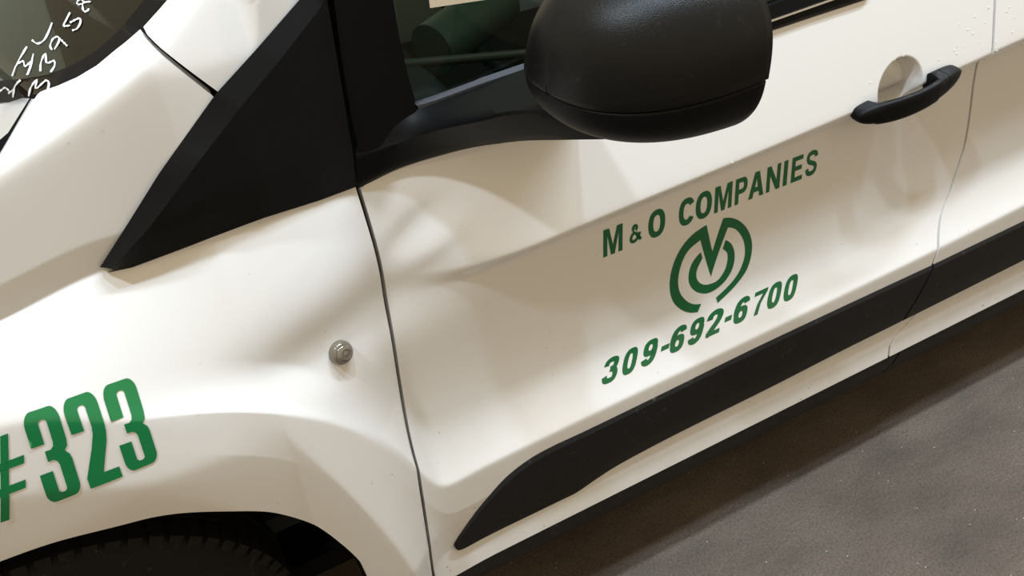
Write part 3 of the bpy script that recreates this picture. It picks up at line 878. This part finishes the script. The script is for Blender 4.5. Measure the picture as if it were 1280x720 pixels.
def c2(x, y): return (x/3.6, 460 + y/3.6)
un = [quadmap([I3], c2(92, 208), c2(250, 155), c2(222, 612), c2(372, 553)),
      quadmap([I2], c2(270, 147), c2(420, 94), c2(408, 541), c2(552, 486)),
      quadmap([I3], c2(450, 84), c2(597, 33), c2(577, 470), c2(716, 412))]
def pxpoly(pp): return [[tuple(at_s(*c2(*p))[[0, 2]]) for p in pp]]
un += [pxpoly([(0, 305), (36, 292), (42, 680), (2, 694)]), pxpoly([(-75, 330), (-38, 318), (-34, 708), (-74, 720)]),
       pxpoly([(-110, 470), (108, 388), (108, 426), (-110, 508)]), pxpoly([(-110, 586), (115, 499), (115, 536), (-110, 624)])]
_d = decal('unit_number_lettering', un, GREEN2, fender, .005, -.0009); _d['label'] = 'large green unit number #323'

# hand-written marks on the windscreen ----------------------------------------
bpy.context.view_layer.update()
marks = [[(192, 618), (205, 565), (240, 517), (238, 572), (300, 522), (318, 550), (300, 598), (265, 618)],
         [(262, 465), (270, 400), (297, 348), (305, 410), (352, 395), (355, 430), (330, 468)],
         [(340, 325), (328, 300), (345, 255), (378, 240), (385, 268), (355, 322)], [(380, 245), (410, 272), (437, 300)],
         [(455, 85), (432, 130), (415, 170), (455, 168)], [(455, 150), (515, 122), (522, 150), (500, 188), (470, 200)],
         [(500, 30), (505, 8), (530, 0), (540, 25), (505, 35)], [(540, 20), (588, 15)], [(535, 30), (540, 70), (560, 78), (578, 60)],
         [(340, 150), (315, 215), (285, 265), (245, 285), (210, 262)],
         [(178, 305), (120, 400), (85, 490)], [(220, 350), (200, 430), (180, 485)], [(110, 420), (150, 400), (165, 432), (200, 402)],
         [(-40, 600), (0, 590), (40, 562), (72, 592)], [(140, 515), (105, 550), (95, 590), (90, 625)], [(60, 600), (100, 570)]]
V, F = [], []
for mk in marks:
    q = resample(np.array(mk, float)/5.146, 24, True)
    base = None
    for i, (u, v) in enumerate(q):
        t = q[min(i+1, 23)] - q[max(i-1, 0)]; t /= np.linalg.norm(t) + 1e-9
        n2 = np.array([-t[1], t[0]])*(.95 + .4*math.sin(i*.5 + u))
        a, na = on_screen(u + n2[0], v + n2[1]); b, nb = on_screen(u - n2[0], v - n2[1])
        if a is None or b is None: base = None; continue
        V += [a + na*.0012, b + nb*.0012]
        if base is not None: F.append((base, base+1, len(V)-1, len(V)-2))
        base = len(V) - 2
link('marker_writing', mesh('marker_writing', V, F), CHALK, ws, False)

# water droplets beside the handle -------------------------------------------------
V, F = [], []
dm = bmesh.new()
for u, v in [(1218, 20), (1217, 42), (1211, 36), (1225, 53), (1232, 28), (1196, 66), (1197, 56), (1206, 58), (1194, 63), (1173, 74), (1242, 14), (1246, 52), (1266, 41), (1247, 64), (1230, 73), (1258, 15), (1262, 8), (923, 201), (916, 204), (1088, 102), (1140, 152), (1270, 22), (1236, 10), (1200, 30), (1222, 80)]:
    p = at_s(u + rng.uniform(-1, 1), v + rng.uniform(-1, 1), -.0004)
    bmesh.ops.create_icosphere(dm, subdivisions=2, radius=float(rng.uniform(.0005, .0011)), matrix=Matrix.Translation(Vector(p)))
dme = bpy.data.meshes.new('water_droplets'); dm.to_mesh(dme); dm.free()
wd = link('water_droplets', dme, mat('clear water', (.85, .85, .85), .05, coat=1.0), VAN); wd['kind'] = 'stuff'
